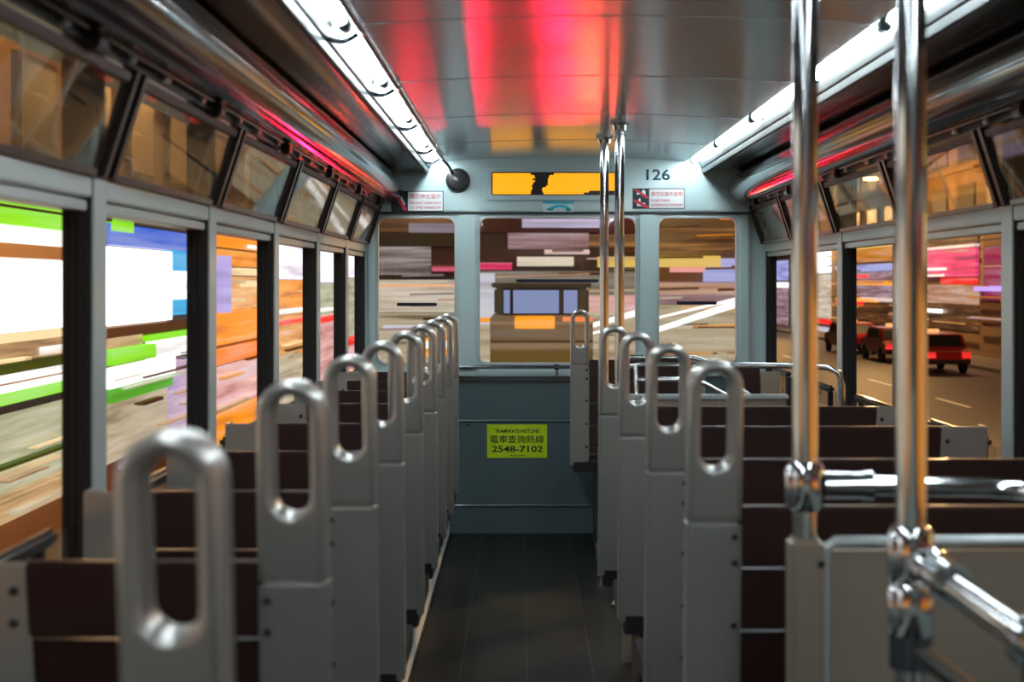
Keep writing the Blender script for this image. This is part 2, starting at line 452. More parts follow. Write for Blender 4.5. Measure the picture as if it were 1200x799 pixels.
# end wall with three windows
wf = struct('wall_front')
lo = [(-.79, 0), (1.23, 0), (1.23, 1.92), (-.79, 1.92)]
H1 = (-.701, -.323); H2 = (-.2016, .567); H3 = (.680, 1.063)
ZB, ZT = .84, 1.552
holed_plate('window_panel', [(-.79, .80), (1.23, .80), (1.23, 1.585), (-.79, 1.585)], [rounded(a, b, ZB, ZT, .04) for a, b in (H1, H2, H3)], YW, YW + .05, 'painted_metal', wf)
MB().box(-.79, 1.23, YW - .018, YW + .05, 1.583, 1.93).build('upper_panel', 'painted_metal', wf, .006)
MB().box(-.757, 1.197, YW - .012, YW, 1.570, 1.583).build('lip_shadow_strip', 'black_rubber', wf)  # black strip put in for the shadow under the upper panel's lip
for x0, x1 in ((-.757, -.712), (-.315, -.208), (.574, .672), (1.068, 1.130)):
    MB().prism_y([(x0, .80), (x1, .80), (x1, 1.568), (x0, 1.568)], YW - .028, YW - .001).build('pillar', 'painted_metal', wf, .012)
MB().box(-.757, 1.197, YW - .03, YW + .05, .775, .80).build('sill_ledge', 'painted_metal', wf, .005)
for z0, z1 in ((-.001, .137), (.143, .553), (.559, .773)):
    MB().box(-.757, 1.197, YW - .012, YW + .05, z0, z1).build('lower_panel', 'dimmed_enamel', wf, .004)
for z in (.140, .556):
    MB().tube([(-.757, YW - .014, z), (1.197, YW - .014, z)], .006, 8).build('bead', 'dimmed_enamel', wf, 0, True)
for x in (-.303, -.262, -.252):
    MB().lathe([(.005, 0), (.005, .004)], (x, YW - .012, .535), 'Y', 8).build('bolt_hole', 'bolt', wf)
for (a, b), k, bar in ((H1, 13, (-.610, -.412, 1.127)), (H2, 14, (-.021, .385, 1.243)), (H3, 15, (.769, .967, 1.134))):
    n = struct('window_%d' % k)
    holed_plate('window_frame', rounded(a - .012, b + .012, ZB - .012, ZT + .012, .05), [rounded(a + .002, b - .002, ZB + .002, ZT - .002, .039)], YW - .006, YW + .004, 'trim_metal', n, .002)
    MB().box(a - .01, b + .01, YW + .02, YW + .026, ZB - .01, ZT + .01).build('glass_pane', 'front_glass', n)
    x0, x1, z = bar
    MB().box(x0, x1, YW + .004, YW + .019, z - .008, z + .008).build('pull_bar', 'navy_paint', n, .003)
# rear wall behind the camera
wr = struct('wall_back')
MB().box(-.8, 1.24, YB - .05, YB, 0, .85).build('lower_panel', 'painted_metal', wr)
MB().box(-.8, 1.24, YB - .05, YB, 1.55, 1.93).build('upper_panel', 'painted_metal', wr)
for x0, x1 in ((-.8, -.7), (-.35, -.2), (.6, .75), (1.1, 1.24)):
    MB().box(x0, x1, YB - .05, YB, .85, 1.55).build('pillar', 'painted_metal', wr)

# ================================================================== LIGHTS
order = ['first', 'second', 'third', 'fourth', 'fifth', 'sixth', 'seventh', 'eighth', 'ninth', 'tenth']
for s in (-1, 1):
    where = 'in the conduit-side trough' if s < 0 else 'in the road-side trough'
    for k, (a, b) in enumerate(zip(SEAMS, SEAMS[1:])):
        if b < .4: continue
        x = U(s, .632)
        t = thing('fluorescent_tube', 'glowing white tube %s, %s from the end wall' % (where, order[len(SEAMS) - 2 - k]), 'lamp', (x, (a + b) / 2, 1.836), 'fluorescent tubes along the ceiling')
        h = (b - a) / 2 - .055
        MB().tube([(0, -h, 0), (0, h, 0)], .0165, 14).build('glass_tube', 'tube_white', t, 0, True)
        for e in (-1, 1):
            MB().tube([(0, e * h, 0), (0, e * (h + .018), 0)], .0172, 12).build('end_cap', 'steel', t, 0, True)
            MB().box(-.012, .012, e * (h + .02) - .008, e * (h + .02) + .008, -.012, .036).build('lamp_holder', 'black_rubber', t, .003)
# conduit with looping straps on the shop side
t = thing('cable_conduit', 'dark shiny conduit with arched straps along the ceiling edge, running to the round black speaker', 'conduit')
xi, xo = U(-1, .588), U(-1, .668)
MB().tube([(xi, YB + .1, 1.818), (xi, 6.75, 1.818), (xi + .02, 6.86, 1.80), (-.33, 6.93, 1.765)], .0075, 10).build('pipe', 'dark_steel', t, 0, True)
for y in SEAMS[1:-1] + [6.62]:
    pts = []
    for k in range(9):
        f = k / 8.0
        pts.append((xo + (xi - xo) * f, y + .02 * math.sin(f * 3.1), 1.800 + .018 * f - .012 * math.sin(f * math.pi)))
    MB().tube(pts, .0065, 8).build('strap', 'dark_steel', t, 0, True)
    MB().tube([(p[0], p[1] + .018, p[2] + .002) for p in pts], .004, 8).build('bright_strap', 'chrome', t, 0, True)
    MB().lathe([(.011, -.012), (.011, .012)], (xi, y, 1.816), 'Y', 10).build('conduit_joint', 'steel', t, 0, True)
t = thing('round_speaker', 'round black speaker on the end wall at the end of the conduit', 'speaker', (-.307, YW - .018, 1.735))
MB().lathe([(.060, 0), (.060, .018), (.054, .028), (.030, .034), (.003, .036)], (0, 0, 0), 'Y', 28).build('housing', 'black_paint', t, 0, True)
MB().lathe([(.048, .0285), (.046, .0325), (.040, .0345)], (0, 0, 0), 'Y', 28).build('ring', 'black_rubber', t, 0, True)

# ================================================================== SIGNS ON THE END WALL
YS = YW - .0185
def px(x): return (x - 610) * .0042
def pz(y): return 1.235 - (y - 331) * .0042
t = thing('destination_display', 'amber dot-matrix display glowing in a grey frame over the middle window', 'display', (0, YS, 0))
holed_plate('frame', rounded(px(570), px(727), pz(235), pz(198), .01), [rounded(px(576), px(722), pz(229), pz(202), .004)], -.010, 0, 'painted_metal', t, .002)
MB().box(px(575), px(723), -.002, 0, pz(230), pz(201)).build('screen', 'black_paint', t)
rows = 12
ends = [(622, 649), (626, 644), (627, 643), (624, 642), (627, 642), (625, 642), (624, 642), (623, 640), (624, 636), (623, 635), (622, 636), (622, 637)]
for i, (e, st) in enumerate(ends):
    z1 = pz(203.4 + i * 2.05); z0 = z1 - .0076
    MB().box(px(577.5), px(e), -.004, -.002, z0, z1).build('lit_row', 'led_amber', t)
    en = 720.5 if i < 10 else (690 if i == 10 else 684)
    MB().box(px(st), px(en), -.004, -.002, z0, z1).build('lit_row', 'led_amber', t)

tag(lettering('number_lettering', '126', px(757), YS, pz(211.5), px(785) - px(757), .055, 'numeral_ink', None, .0006, .022), 'dark numerals 126 painted on the end wall above the no-throwing sign', 'lettering')

def picto(parent, x0, x1, z0, z1, kind):
    MB().box(x0, x1, -.0022, -.0012, z0, z1).build('pictogram_panel', 'sign_navy', parent)
    w, h = x1 - x0, z1 - z0
    def pl(pts, m, nm, y):
        MB().prism_y([(x0 + a * w, z0 + b * h) for a, b in pts], y - .0006, y).build(nm, m, parent)
    if kind == 0:
        pl([(.45, .42), (.56, .72), (.66, .72), (.86, .34), (.72, .22)], 'sign_white', 'leaning_figure', -.0022)
        pl([(.30, .12), (.72, .06), (.74, .14), (.34, .22)], 'dark_steel', 'window_ledge', -.0022)
        pl([(.06, .98), (.26, .98), (.98, .06), (.78, .02)], 'sign_red', 'prohibition_bar', -.0030)
    else:
        pl([(.22, .70), (.50, .72), (.50, .80), (.36, .84), (.24, .80)], 'sign_white', 'hand', -.0022)
        pl([(.55, .74), (.80, .70), (.78, .90), (.62, .96), (.56, .88)], 'sign_white', 'hand', -.0022)
        pl([(.26, .12), (.74, .12), (.78, .28), (.48, .30), (.46, .52), (.36, .50), (.34, .30), (.22, .28)], 'sign_white', 'litter_figure', -.0022)
        pl([(.0, .98), (.22, .98), (.98, .60), (.96, .50), (.80, .52)], 'sign_red', 'prohibition_bar', -.0030)
        pl([(.0, .44), (.16, .46), (.98, .12), (.96, .02), (.82, .02), (.02, .36)], 'sign_red', 'prohibition_bar', -.0030)
def notice(x0, x1, y0, y1, split, label, kind, rows):
    t = thing('notice_sign', label, 'sign', (0, YS, 0))
    X0, X1, Z0, Z1, XS = px(x0), px(x1), pz(y1), pz(y0), px(split)
    MB().box(X0, X1, -.0012, 0, Z0, Z1).build('border', 'sign_navy', t)
    MB().box(XS + .002, X1 - .004, -.0020, -.0012, Z0 + .004, Z1 - .004).build('text_panel', 'sign_white', t)
    picto(t, X0 + .002, XS, Z0 + .002, Z1 - .002, kind)
    W_ = X1 - XS - .022
    for body, f0, f1, zf, hf in rows:
        o = lettering('lettering', body, XS + .011 + W_ * f0, -.0020, Z0 + (Z1 - Z0) * zf, W_ * (f1 - f0), (Z1 - Z0) * hf, 'sign_red', t, .0006, .004 if ord(body[0]) > 255 else .012)
notice(459, 520, 224, 248, 478, 'notice with a leaning figure on black, red print DO NOT LEAN OUT', 0,
       [('請勿伸出窗外', 0, 1, .62, .25), ('DO NOT LEAN OUT', 0, 1, .36, .13), ('OF THE WINDOW', 0, 1, .13, .13)])
notice(741, 802, 221, 245, 760, 'notice with two white hands on navy, long pink print, under the numerals 126', 1,
       [('請勿向窗外拋物', 0, 1, .62, .22), ('DO NOT THROW', 0, .6, .35, .12), ('ANYTHING OUT OF THE WINDOW', 0, 1, .13, .12)])
t = thing('blue_sticker', 'small pale blue sticker with a cyan edge under the amber display', 'sticker', (0, YS, 0))
MB().box(px(636), px(672), -.001, 0, pz(248.5), pz(236)).build('backing', 'pale_vinyl', t)
MB().box(px(636), px(672), -.0016, -.001, pz(239), pz(236)).build('cyan_band', 'cyan_vinyl', t)
MB().prism_y([(px(656) + .06 * math.cos(a) * r, pz(248.3) + .036 * math.sin(a) * r) for r, rng in ((1, range(0, 9)), (.6, range(8, -1, -1))) for a in [math.pi * k / 8 * .9 + .1 for k in rng]], -.0016, -.001).build('cyan_arc', 'cyan_vinyl', t)
MB().prism_y([(px(640), pz(245.5)), (px(644), pz(244)), (px(648), pz(245.4)), (px(644), pz(246.6))], -.0016, -.001).build('dark_mark', 'numeral_ink', t)
MB().prism_y([(px(662), pz(246)), (px(665), pz(244.4)), (px(668), pz(246)), (px(665), pz(247))], -.0020, -.0016).build('dark_mark', 'numeral_ink', t)

YL = YW - .0125
t = thing('hotline_sticker', 'lime yellow hotline sticker with black print on the lower end wall', 'sticker', (0, YL, 0))
x0, x1, z0, z1 = px(571), px(641), pz(536), pz(497)
MB().box(x0, x1, -.0012, 0, z0, z1).build('backing', 'lime_vinyl', t)
for body, a, b, zf, hf in (('TRAMWAYS HOTLINE', .13, .87, .745, .12), ('電車查詢熱線', .05, .95, .44, .24), ('2548-7102', .08, .93, .17, .19), ('HONG KONG TRAMWAYS', .37, .64, .045, .05)):
    lettering('lettering', body, x0 + (x1 - x0) * a, -.0012, z0 + (z1 - z0) * zf, (x1 - x0) * (b - a), (z1 - z0) * hf, 'ink', t, .0006, .006 if ord(body[0]) > 255 else .02)

t = thing('ledge_rail', 'thin dark rail on a small bracket under the middle end window', 'rail', (0, 0, 0))
MB().tube([(-.33, YW - .055, .822), (.36, YW - .055, .822)], .008, 10).build('bar', 'dark_steel', t, 0, True)
for x in (-.32, .176, .35):
    MB().tube([(x, YW - .055, .832), (x, YW - .055, .785), (x, YW - .028, .785)], .008, 8).build('bracket', 'steel', t, 0, True)
    MB().lathe([(.014, -.010), (.014, .010)], (x, YW - .055, .822), 'X', 10).build('collar', 'dark_steel', t, 0, True)
MB().box(-.33, .38, YW - .030, YW - .013, .753, .766).build('lower_strip', 'dark_steel', t)

# ================================================================== SEATS
def yo(z):                                 # lean of the seat end casting: plumb below, tipped back above the crease
    return (1.115 - z) * .10 if z > .865 else .025 + (.865 - z) * .07
CAST = {}
def end_casting(m, parent):                # m = +1: the aisle edge is at x = 0 and the seat runs to +x
    w, zt = .085, 1.115
    r = w / 2
    out = [(0, .862), (w, .862)] + [(r + r * math.cos(a), zt - r + r * math.sin(a)) for a in [math.pi * k / 18 for k in range(19)]]
    hw = .0232
    slot = [(r + hw * math.cos(a), 1.0725 + hw * math.sin(a)) for a in [math.pi * k / 14 for k in range(15)]]
    slot += [(r + hw * math.cos(a), .969 + hw * math.sin(a)) for a in [math.pi + math.pi * k / 14 for k in range(15)]]
    o = holed_plate('loop_handle', [(m * x, z) for x, z in out][::m], [[(m * x, z) for x, z in slot][::m]], -.022, .036, 'seat_casting', parent, .0085)
    for v in o.data.vertices: v.co.y += yo(v.co.z)
    o.data.shade_smooth(); o.data.set_sharp_from_angle(angle=math.radians(50))
    zs = [.864, .70, .55, .40]
    prof = [(.001, .864), (.084, .864), (.085, .62), (.084, .40), (.001, .40), (0, .62)]
    q = MB()
    for y0, y1, x0, x1, nm in ((-.023, .040, 0, .085, 'end_plate'),):
        ring = [(x0, z) for z in zs] + [(x1, z) for z in zs[::-1]]
        n = len(ring)
        vs = [(m * x, yo(z) + y0, z) for x, z in ring] + [(m * x, yo(z) + y1, z) for x, z in ring]
        fs = [tuple(range(n)), tuple(range(2 * n - 1, n - 1, -1))] + [(k, n + k, n + (k + 1) % n, (k + 1) % n) for k in range(n)]
        q.add(vs, fs)
    q.build('end_plate', 'seat_casting', parent, .007, True)
    b = MB()
    for z in (.84, .80, .70, .595, .49):
        b.lathe([(.0055, 0), (.0055, .003), (.003, .005)], (m * .073, yo(z) - .0235, z), 'Y', 8)
    stuff(b.build('rivet', 'bolt', parent, 0, True))
def make_seat(m, width, label, cat_name):
    t = thing(cat_name, label, 'seat')
    end_casting(m, t)
    xb = width - .125
    prof_z = [(.885, .79), (.785, .69), (.685, .59), (.585, .49)]
    for z1, z0 in prof_z:
        y = yo((z0 + z1) / 2)
        MB().box(m * .080, m * (xb + .012), y - .012, y + .010, z0, z1).build('backrest_slat', 'dark_wood', t, .004)
    # wall-side plate
    MB().prism_y([(m * xb, .885), (m * (xb + .115), .885), (m * (xb + .115), .42), (m * (xb - .03), .42), (m * (xb - .012), .66)], yo(.7) - .024, yo(.7) - .016).build('wall_plate', 'seat_casting', t, .003)
    MB().box(m * (xb + .107), m * (xb + .115), yo(.7) - .016, yo(.7) + .03, .42, .885).build('wall_plate_flange', 'seat_casting', t)
    b = MB()
    for z in (.85, .81, .69, .59): b.lathe([(.006, 0), (.006, .003), (.003, .005)], (m * (xb + .016), yo(.7) - .024, z), 'Y', 8)
    stuff(b.build('rivet', 'bolt', t, 0, True))
    # bench
    for k in range(4):
        MB().box(m * .03, m * (width - .01), .085 + k * .092, .085 + k * .092 + .084, .425, .445).build('seat_slat', 'dark_wood', t, .004)
    MB().box(m * .012, m * (width - .012), .03, .45, .375, .425).build('seat_frame', 'black_paint', t, .004)
    for x in ((.14, width - .10) if m > 0 or m < 0 else ()):
        MB().prism_y([(m * (x - .02), 0), (m * (x + .02), 0), (m * (x + .015), .376), (m * (x - .015), .376)], .10, .40).build('leg', 'black_paint', t)
    return t
left_y = [1.176, 1.785, 2.385, 2.945, 3.53, 4.11, 4.60, 5.08, 5.56]
ordn = order
gl = 'single seats along the shop-side windows'
seatL = make_seat(-1, .500, '', 'single_bench')
for i, y in enumerate(left_y):
    o = seatL if i == 0 else copy_tree(seatL)
    o.location = (-.242, y - .02, 0)
    tag(o, 'single slatted bench with grey loop handle, %s from the camera beside the shop windows' % ordn[i], 'seat', gl)
right = [(.252, 2.228), (.242, 2.82), (.232, 3.46), (.213, 4.01)]
gr = 'double seats along the road-side windows'
seatR = make_seat(1, .905, '', 'double_bench')
for i, (x, y) in enumerate(right):
    o = seatR if i == 0 else copy_tree(seatR)
    o.location = (x + .008, y - .02, 0)
    tag(o, 'double slatted bench with grey loop handle, %s beyond the grey guard panel' % ordn[i], 'seat', gr)
seatF = make_seat(1, .62, '', 'single_bench')
seatF.location = (.226, 6.42, 0)
tag(seatF, 'lone dark bench with slim loop handle beside the lime hotline sticker', 'seat')

# ================================================================== POLES AND RAILS
def pole(x, y, z0, r, label, clamp=None, flange=True):
    t = thing('grab_pole', label, 'pole', (x, y, z0), 'chrome grab poles')
    top = arch(x) - z0
    MB().tube([(0, 0, 0), (0, 0, top - .002)], r, 20).build('tube', 'chrome', t, 0, True)
    MB().lathe([(r * 2.0, 0), (r * 2.0, -.006), (r * 1.4, -.012), (r * 1.25, -.03)], (0, 0, top - .001), 'Z', 20).build('ceiling_flange', 'chrome', t, 0, True)
    if flange: MB().lathe([(r * 1.9, 0), (r * 1.9, .008), (r * 1.3, .02)], (0, 0, 0), 'Z', 20).build('foot_flange', 'chrome', t, 0, True)
    for zc in (clamp or ()):
        MB().lathe([(r * 1.2, -.035), (r * 1.45, -.028), (r * 1.45, .028), (r * 1.2, .035)], (0, 0, zc - z0), 'Z', 20).build('clamp', 'chrome', t, 0, True)
        MB().lathe([(.004, -.03), (.007, -.026), (.007, .026), (.004, .03)], (-r * 1.3, -r * .6, zc - z0), 'Z', 10).build('clamp_bolt', 'chrome', t, 0, True)
    return t
pole(.410, 2.05, .8685, .0185, 'chrome pole standing on the guard panel end post, clamped to the short cross rail', (.942,), False)
pole(.472, 1.72, 0.0, .0185, 'stout chrome pole with ball clamps in front of the guard panel', (.905, .84))
pole(.3785, 5.44, 0.0, .0185, 'slim chrome pole with a low ceiling flange, second behind the amber display end')
pole(.352, 5.97, 0.0, .0185, 'slim chrome pole closest to the amber display')

t = thing('cross_rail', 'short chrome rail clamped to the slim pole, running over the guard panel towards the windows', 'rail', (.410, 2.05, .942))
MB().tube([(.026, 0, 0), (.09, 0, -.001)], .0205, 16).build('socket', 'chrome', t, 0, True)
MB().tube([(.06, 0, 0), (.26, 0, -.003), (.302, 0, -.006), (.33, -.020, -.009), (.345, -.05, -.012), (.35, -.10, -.014)], .0150, 16).build('bar', 'chrome', t, 0, True)
MB().lathe([(.023, -.006), (.023, .006)], (.09, 0, -.001), 'X', 16).build('collar', 'chrome', t, 0, True)

t = thing('stair_rail', 'thick chrome rail leaving the ball clamp and running back past the camera', 'rail', (.472, 1.72, .895))
MB().lathe([(.004, -.03), (.020, -.025), (.030, -.008), (.030, .008), (.020, .025), (.004, .03)], (.018, -.03, -.005), 'Y', 18).build('ball_joint', 'chrome', t, 0, True)
MB().tube([(.018, -.05, -.005), (.020, -.10, -.006)], .026, 18).build('socket', 'chrome', t, 0, True)
MB().tube([(.020, -.09, -.006), (.026, -.36, -.010), (.03, -.5, -.012), (.04, -1.1, -.015), (.04, -1.9, -.015)], .0175, 18).build('bar', 'chrome', t, 0, True)
MB().lathe([(.024, -.012), (.028, 0), (.024, .012)], (.026, -.34, -.010), 'Y', 18).build('collar', 'chrome', t, 0, True)
MB().tube([(.026, -.35, -.012), (.026, -.35, -.88)], .014, 14).build('standard', 'dark_steel', t, 0, True)

t = thing('brace_rail', 'lower satin rail sloping down from the stout chrome pole', 'rail', (.472, 1.72, .80))
MB().tube([(-.005, -.012, 0), (.06, -.02, -.05), (.35, -.06, -.27), (.60, -.1, -.45)], .0135, 14).build('bar', 'steel', t, 0, True)
MB().lathe([(.026, -.03), (.026, .03)], (0, 0, 0), 'Z', 18).build('clamp', 'dark_steel', t, 0, True)

t = thing('guard_panel', 'grey metal guard panel with a rounded rim behind the two stout chrome poles', 'panel', (0, 2.047, 0))
MB().box(.425, 1.15, 0, .010, 0, .850).build('sheet', 'guard_panel', t)
rim = [(.436, 0, .10), (.436, 0, .835), (.440, 0, .852), (.452, 0, .862), (1.15, 0, .866)]
MB().tube(rim, .0085, 10).build('rim', 'trim_metal', t, 0, True)
MB().box(.386, .434, -.022, .028, 0, .868).build('post_plate', 'guard_panel', t, .006)
b = MB()
for z in (.835, .66, .5): b.lathe([(.006, 0), (.006, .003), (.003, .005)], (.428, -.022, z), 'Y', 8)
stuff(b.build('rivet', 'bolt', t, 0, True))

# guard and handrails round the stair well near the end wall
t = thing('stairwell_guard', 'low grey guard with a pale cap rail round the stair well', 'panel', (0, 4.62, 0))
MB().box(.34, .86, 0, .010, 0, .855).build('sheet', 'guard_panel', t)
MB().box(.33, .87, -.012, .022, .855, .872).build('cap', 'trim_metal', t, .004)
MB().box(.33, .352, -.006, .016, 0, .856).build('end_post', 'guard_panel', t)
t = thing('stairwell_handrail', 'long steel handrail bent down at its end above the stair well', 'rail', (0, 4.9, 0))
MB().tube([(.36, .2, .925), (.42, .1, .945), (1.00, .05, .945), (1.06, .0, .942), (1.095, -.01, .925), (1.105, -.015, .88), (1.105, -.015, .70)], .0105, 12).build('bar', 'steel', t, 0, True)
MB().tube([(.36, .25, .965), (.62, .2, .965), (.66, .17, .955), (.85, .02, .80), (1.0, -.1, .68)], .0085, 12).build('sloping_bar', 'steel', t, 0, True)
MB().tube([(.40, .0, .90), (.60, .0, .90), (.64, -.01, .885), (.83, -.05, .785), (.98, -.08, .69)], .0095, 12).build('sloping_bar', 'steel', t, 0, True)
for x in (.405, .62):
    MB().tube([(x, .1, .945), (x, .06, .85), (x, .04, .60), (x, .04, 0)], .008, 10).build('standard', 'steel', t, 0, True)
t = thing('stairwell_screen', 'grey plate with a brown board beside the road-side front corner, under the bent handrail', 'panel', (0, 5.35, 0))
MB().box(.905, .975, 0, .010, 0, .90).build('grey_plate', 'guard_panel', t)
MB().box(.80, .902, .004, .016, 0, .915).build('brown_board', 'dark_wood', t, .003)
MB().box(1.00, 1.08, -.03, -.01, 0, .88).build('black_board', 'black_paint', t, .003)
SHOP_A = [
    ('fascia_panel', 'e_green', 14.6, 18.66, 1.91, 2.19, 0.35),
    ('light_strip', 'black', 14.6, 18.66, 2.1, 2.13, 0.45),
    ('sign_board', 'e_white2', 14.6, 18.66, 1.7, 1.9, 0.3),
    ('fascia_panel', 'tan', 14.6, 18.66, 1.53, 1.69, 0.28),
    ('shop_window', 'e_white4', 14.6, 18.66, 0.65, 1.52, 0.05),
    ('fascia_panel', 'e_cream', 14.6, 18.66, 0.53, 0.64, 0.1),
    ('shop_window', 's_tan', 14.6, 18.66, 0.32, 0.52, 0.08),
    ('sign_board', 'e_white2', 17.67, 18.63, 0.29, 0.43, 0.2),
    ('awning', 'd_green', 14.6, 18.66, 0.19, 0.31, 0.6),
    ('sign_board', 'e_white3', 14.6, 18.66, -0.02, 0.18, 0.5),
    ('fascia_panel', 'e_green', 14.6, 18.66, -0.17, -0.03, 0.4),
    ('fascia_panel', 'navy', 14.6, 18.66, -0.28, -0.18, 0.2),
    ('shop_window', 's_pale', 14.6, 18.66, -1.21, -0.29, 0.05),
    ('fascia_panel', 's_tan', 14.6, 18.66, -1.53, -1.22, 0.3),
]
SHOP_B = [
    ('fascia_panel', 'dark_grey', 20.33, 25.78, 2.11, 2.37, 0.5),
    ('fascia_panel', 'e_green', 20.41, 21.46, 1.98, 2.19, 0.6),
    ('fascia_panel', 'e_blue', 20.33, 25.78, 1.78, 2.09, 0.45),
    ('sign_board', 'e_white4', 20.37, 24.04, 0.61, 1.75, 0.4),
    ('sign_board', 'e_cyan', 24.1, 25.78, 1.44, 2.03, 0.4),
    ('sign_board', 'e_white3', 24.1, 25.78, 0.95, 1.43, 0.42),
    ('sign_board', 'e_cyan', 24.1, 25.78, 0.68, 0.94, 0.4),
    ('fascia_panel', 'brown', 20.33, 25.78, 0.43, 0.58, 0.3),
    ('light_strip', 'e_green', 22.48, 25.78, 0.3, 0.39, 0.45),
    ('shop_window', 's_tan', 20.33, 22.48, 0.27, 0.47, 0.1),
    ('sign_board', 'e_white3', 22.84, 25.45, -0.01, 0.28, 0.5),
    ('awning', 'e_green', 20.33, 22.78, 0.04, 0.26, 0.6),
    ('sign_board', 'e_white3', 20.33, 24.1, -0.29, -0.01, 0.55),
    ('fascia_panel', 'e_leaf', 20.33, 24.1, -0.51, -0.3, 0.4),
    ('shop_window', 's_violet', 24.16, 25.78, -1.44, -0.1, 0.1),
    ('shop_window', 's_beige', 20.33, 24.1, -1.4, -0.52, 0.06),
]
SHOP_C = [
    ('fascia_panel', 'e_orange', 26.74, 34.02, 1.95, 2.47, 0.4),
    ('light_strip', 'e_white2', 30.68, 34.02, 1.97, 2.05, 0.6),
    ('shop_window', 's_orange', 26.74, 34.02, 1.58, 1.9, 0.2),
    ('light_strip', 'e_cream', 29.59, 34.02, 1.39, 1.54, 0.5),
    ('shop_window', 's_amber', 26.74, 34.02, 0.68, 1.36, 0.1),
    ('light_strip', 'e_cream', 30.31, 34.02, 1.14, 1.24, 0.5),
    ('sign_board', 'e_violet', 27.78, 28.58, 0.64, 1.76, 0.7),
    ('fascia_panel', 'e_orange', 26.74, 34.02, -0.0, 0.66, 0.35),
    ('awning', 'e_orange2', 26.74, 34.02, -0.36, -0.08, 0.7),
    ('shop_window', 's_pink', 26.74, 34.02, -1.33, -0.44, 0.1),
    ('fascia_panel', 'e_orange', 26.74, 34.02, -1.76, -1.37, 0.5),
    ('fascia_panel', 's_orange', 26.74, 34.02, -2.02, -1.78, 0.4),
]
SHOP_D = [
    ('sign_board', 'e_lav3', 34.73, 40.66, 1.32, 2.29, 0.4),
    ('shop_window', 's_orange', 34.73, 40.66, 0.58, 1.3, 0.1),
    ('light_strip', 'e_white2', 34.73, 40.66, 0.45, 0.56, 0.5),
    ('shop_window', 's_amber', 34.73, 40.66, -0.59, 0.43, 0.1),
    ('light_strip', 'e_red', 34.73, 40.66, 0.18, 0.29, 0.5),
    ('shop_window', 's_beige', 34.73, 40.66, -1.89, -0.61, 0.1),
]
SHOP_E = [
    ('sign_board', 'e_lav3', 41.67, 47.4, 1.24, 2.33, 0.4),
    ('shop_window', 's_pale', 41.67, 47.4, 0.2, 1.21, 0.1),
    ('light_strip', 'e_white2', 41.67, 47.4, 0.36, 0.46, 0.4),
    ('light_strip', 'e_red', 41.67, 47.4, 0.04, 0.22, 0.5),
    ('shop_window', 's_pink', 41.67, 47.4, -1.93, 0.01, 0.1),
]
SHOP_F = [
    ('sign_board', 'e_lav3', 48.79, 53.77, 1.42, 2.34, 0.4),
    ('shop_window', 's_pale', 48.79, 53.77, -0.64, 1.39, 0.1),
    ('light_strip', 'e_red', 48.79, 53.77, -0.94, -0.67, 0.4),
    ('shop_window', 's_pink', 48.79, 53.77, -2.11, -0.97, 0.1),
]
CROSS_A = [
    ('fascia_panel', 's_brown', -4.64, -1.89, 2.83, 3.42, 0.3),
    ('sign_board', 'e_lavdim', -3.51, -1.89, 2.8, 3.1, 0.6),
    ('fascia_panel', 'black', -4.64, -1.89, 2.37, 2.83, 0.5),
    ('shop_window', 's_grey', -4.64, -2.83, 1.48, 2.37, 0.1),
    ('light_strip', 'e_magenta', -2.78, -1.46, 1.59, 1.77, 0.6),
    ('fascia_panel', 'black', -4.64, -1.46, 1.34, 1.45, 0.3),
    ('shop_window', 's_cream', -4.64, -1.46, 0.29, 1.32, 0.1),
    ('light_strip', 'e_peach', -4.45, -2.02, 1.1, 1.18, 0.4),
    ('light_strip', 'e_white1', -4.32, -2.97, -0.25, -0.11, 0.5),
    ('shop_window', 's_beige', -4.64, -1.46, -0.63, 0.26, 0.1),
    ('light_strip', 'e_amber', -3.02, -2.11, -0.6, -0.41, 0.6),
    ('light_strip', 'e_white2', -3.02, -2.11, -0.84, -0.6, 0.6),
    ('light_strip', 'e_amber', -3.02, -2.11, -1.06, -0.84, 0.6),
    ('shop_window', 's_beige', -4.64, -1.46, -1.6, -0.65, 0.1),
]
CROSS_B = [
    ('fascia_panel', 'maroon', -1.4, 3.73, 2.83, 3.42, 0.3),
    ('sign_board', 'e_lavender', 0.05, 2.48, 2.96, 3.23, 0.8),
    ('shop_window', 's_mauve', -0.4, 2.16, 2.29, 2.8, 0.1),
    ('light_strip', 'e_pinkwhite', 0.76, 2.16, 2.13, 2.26, 0.8),
    ('sign_board', 'e_creamw', -0.11, 1.67, 1.75, 2.04, 0.7),
    ('light_strip', 'e_magenta', -1.4, -0.27, 1.64, 1.86, 0.6),
    ('fascia_panel', 's_olive', -1.4, 3.73, 0.83, 1.59, 0.2),
    ('sign_board', 'e_white1', -1.4, -0.81, -0.09, 1.53, 0.5),
    ('fascia_panel', 's_pink', -0.78, 3.73, 0.29, 0.83, 0.15),
    ('shop_window', 's_beige', -1.4, 3.73, -1.71, 0.29, 0.1),
    ('light_strip', 'e_amber', -1.3, -0.49, -0.01, 0.13, 0.7),
    ('fascia_panel', 'e_gold', 2.43, 3.73, 1.72, 2.04, 0.9),
    ('fascia_panel', 'maroon', 2.43, 3.73, 2.18, 2.88, 0.25),
    ('fascia_panel', 's_brown', 2.16, 3.73, 2.34, 2.75, 0.4),
]
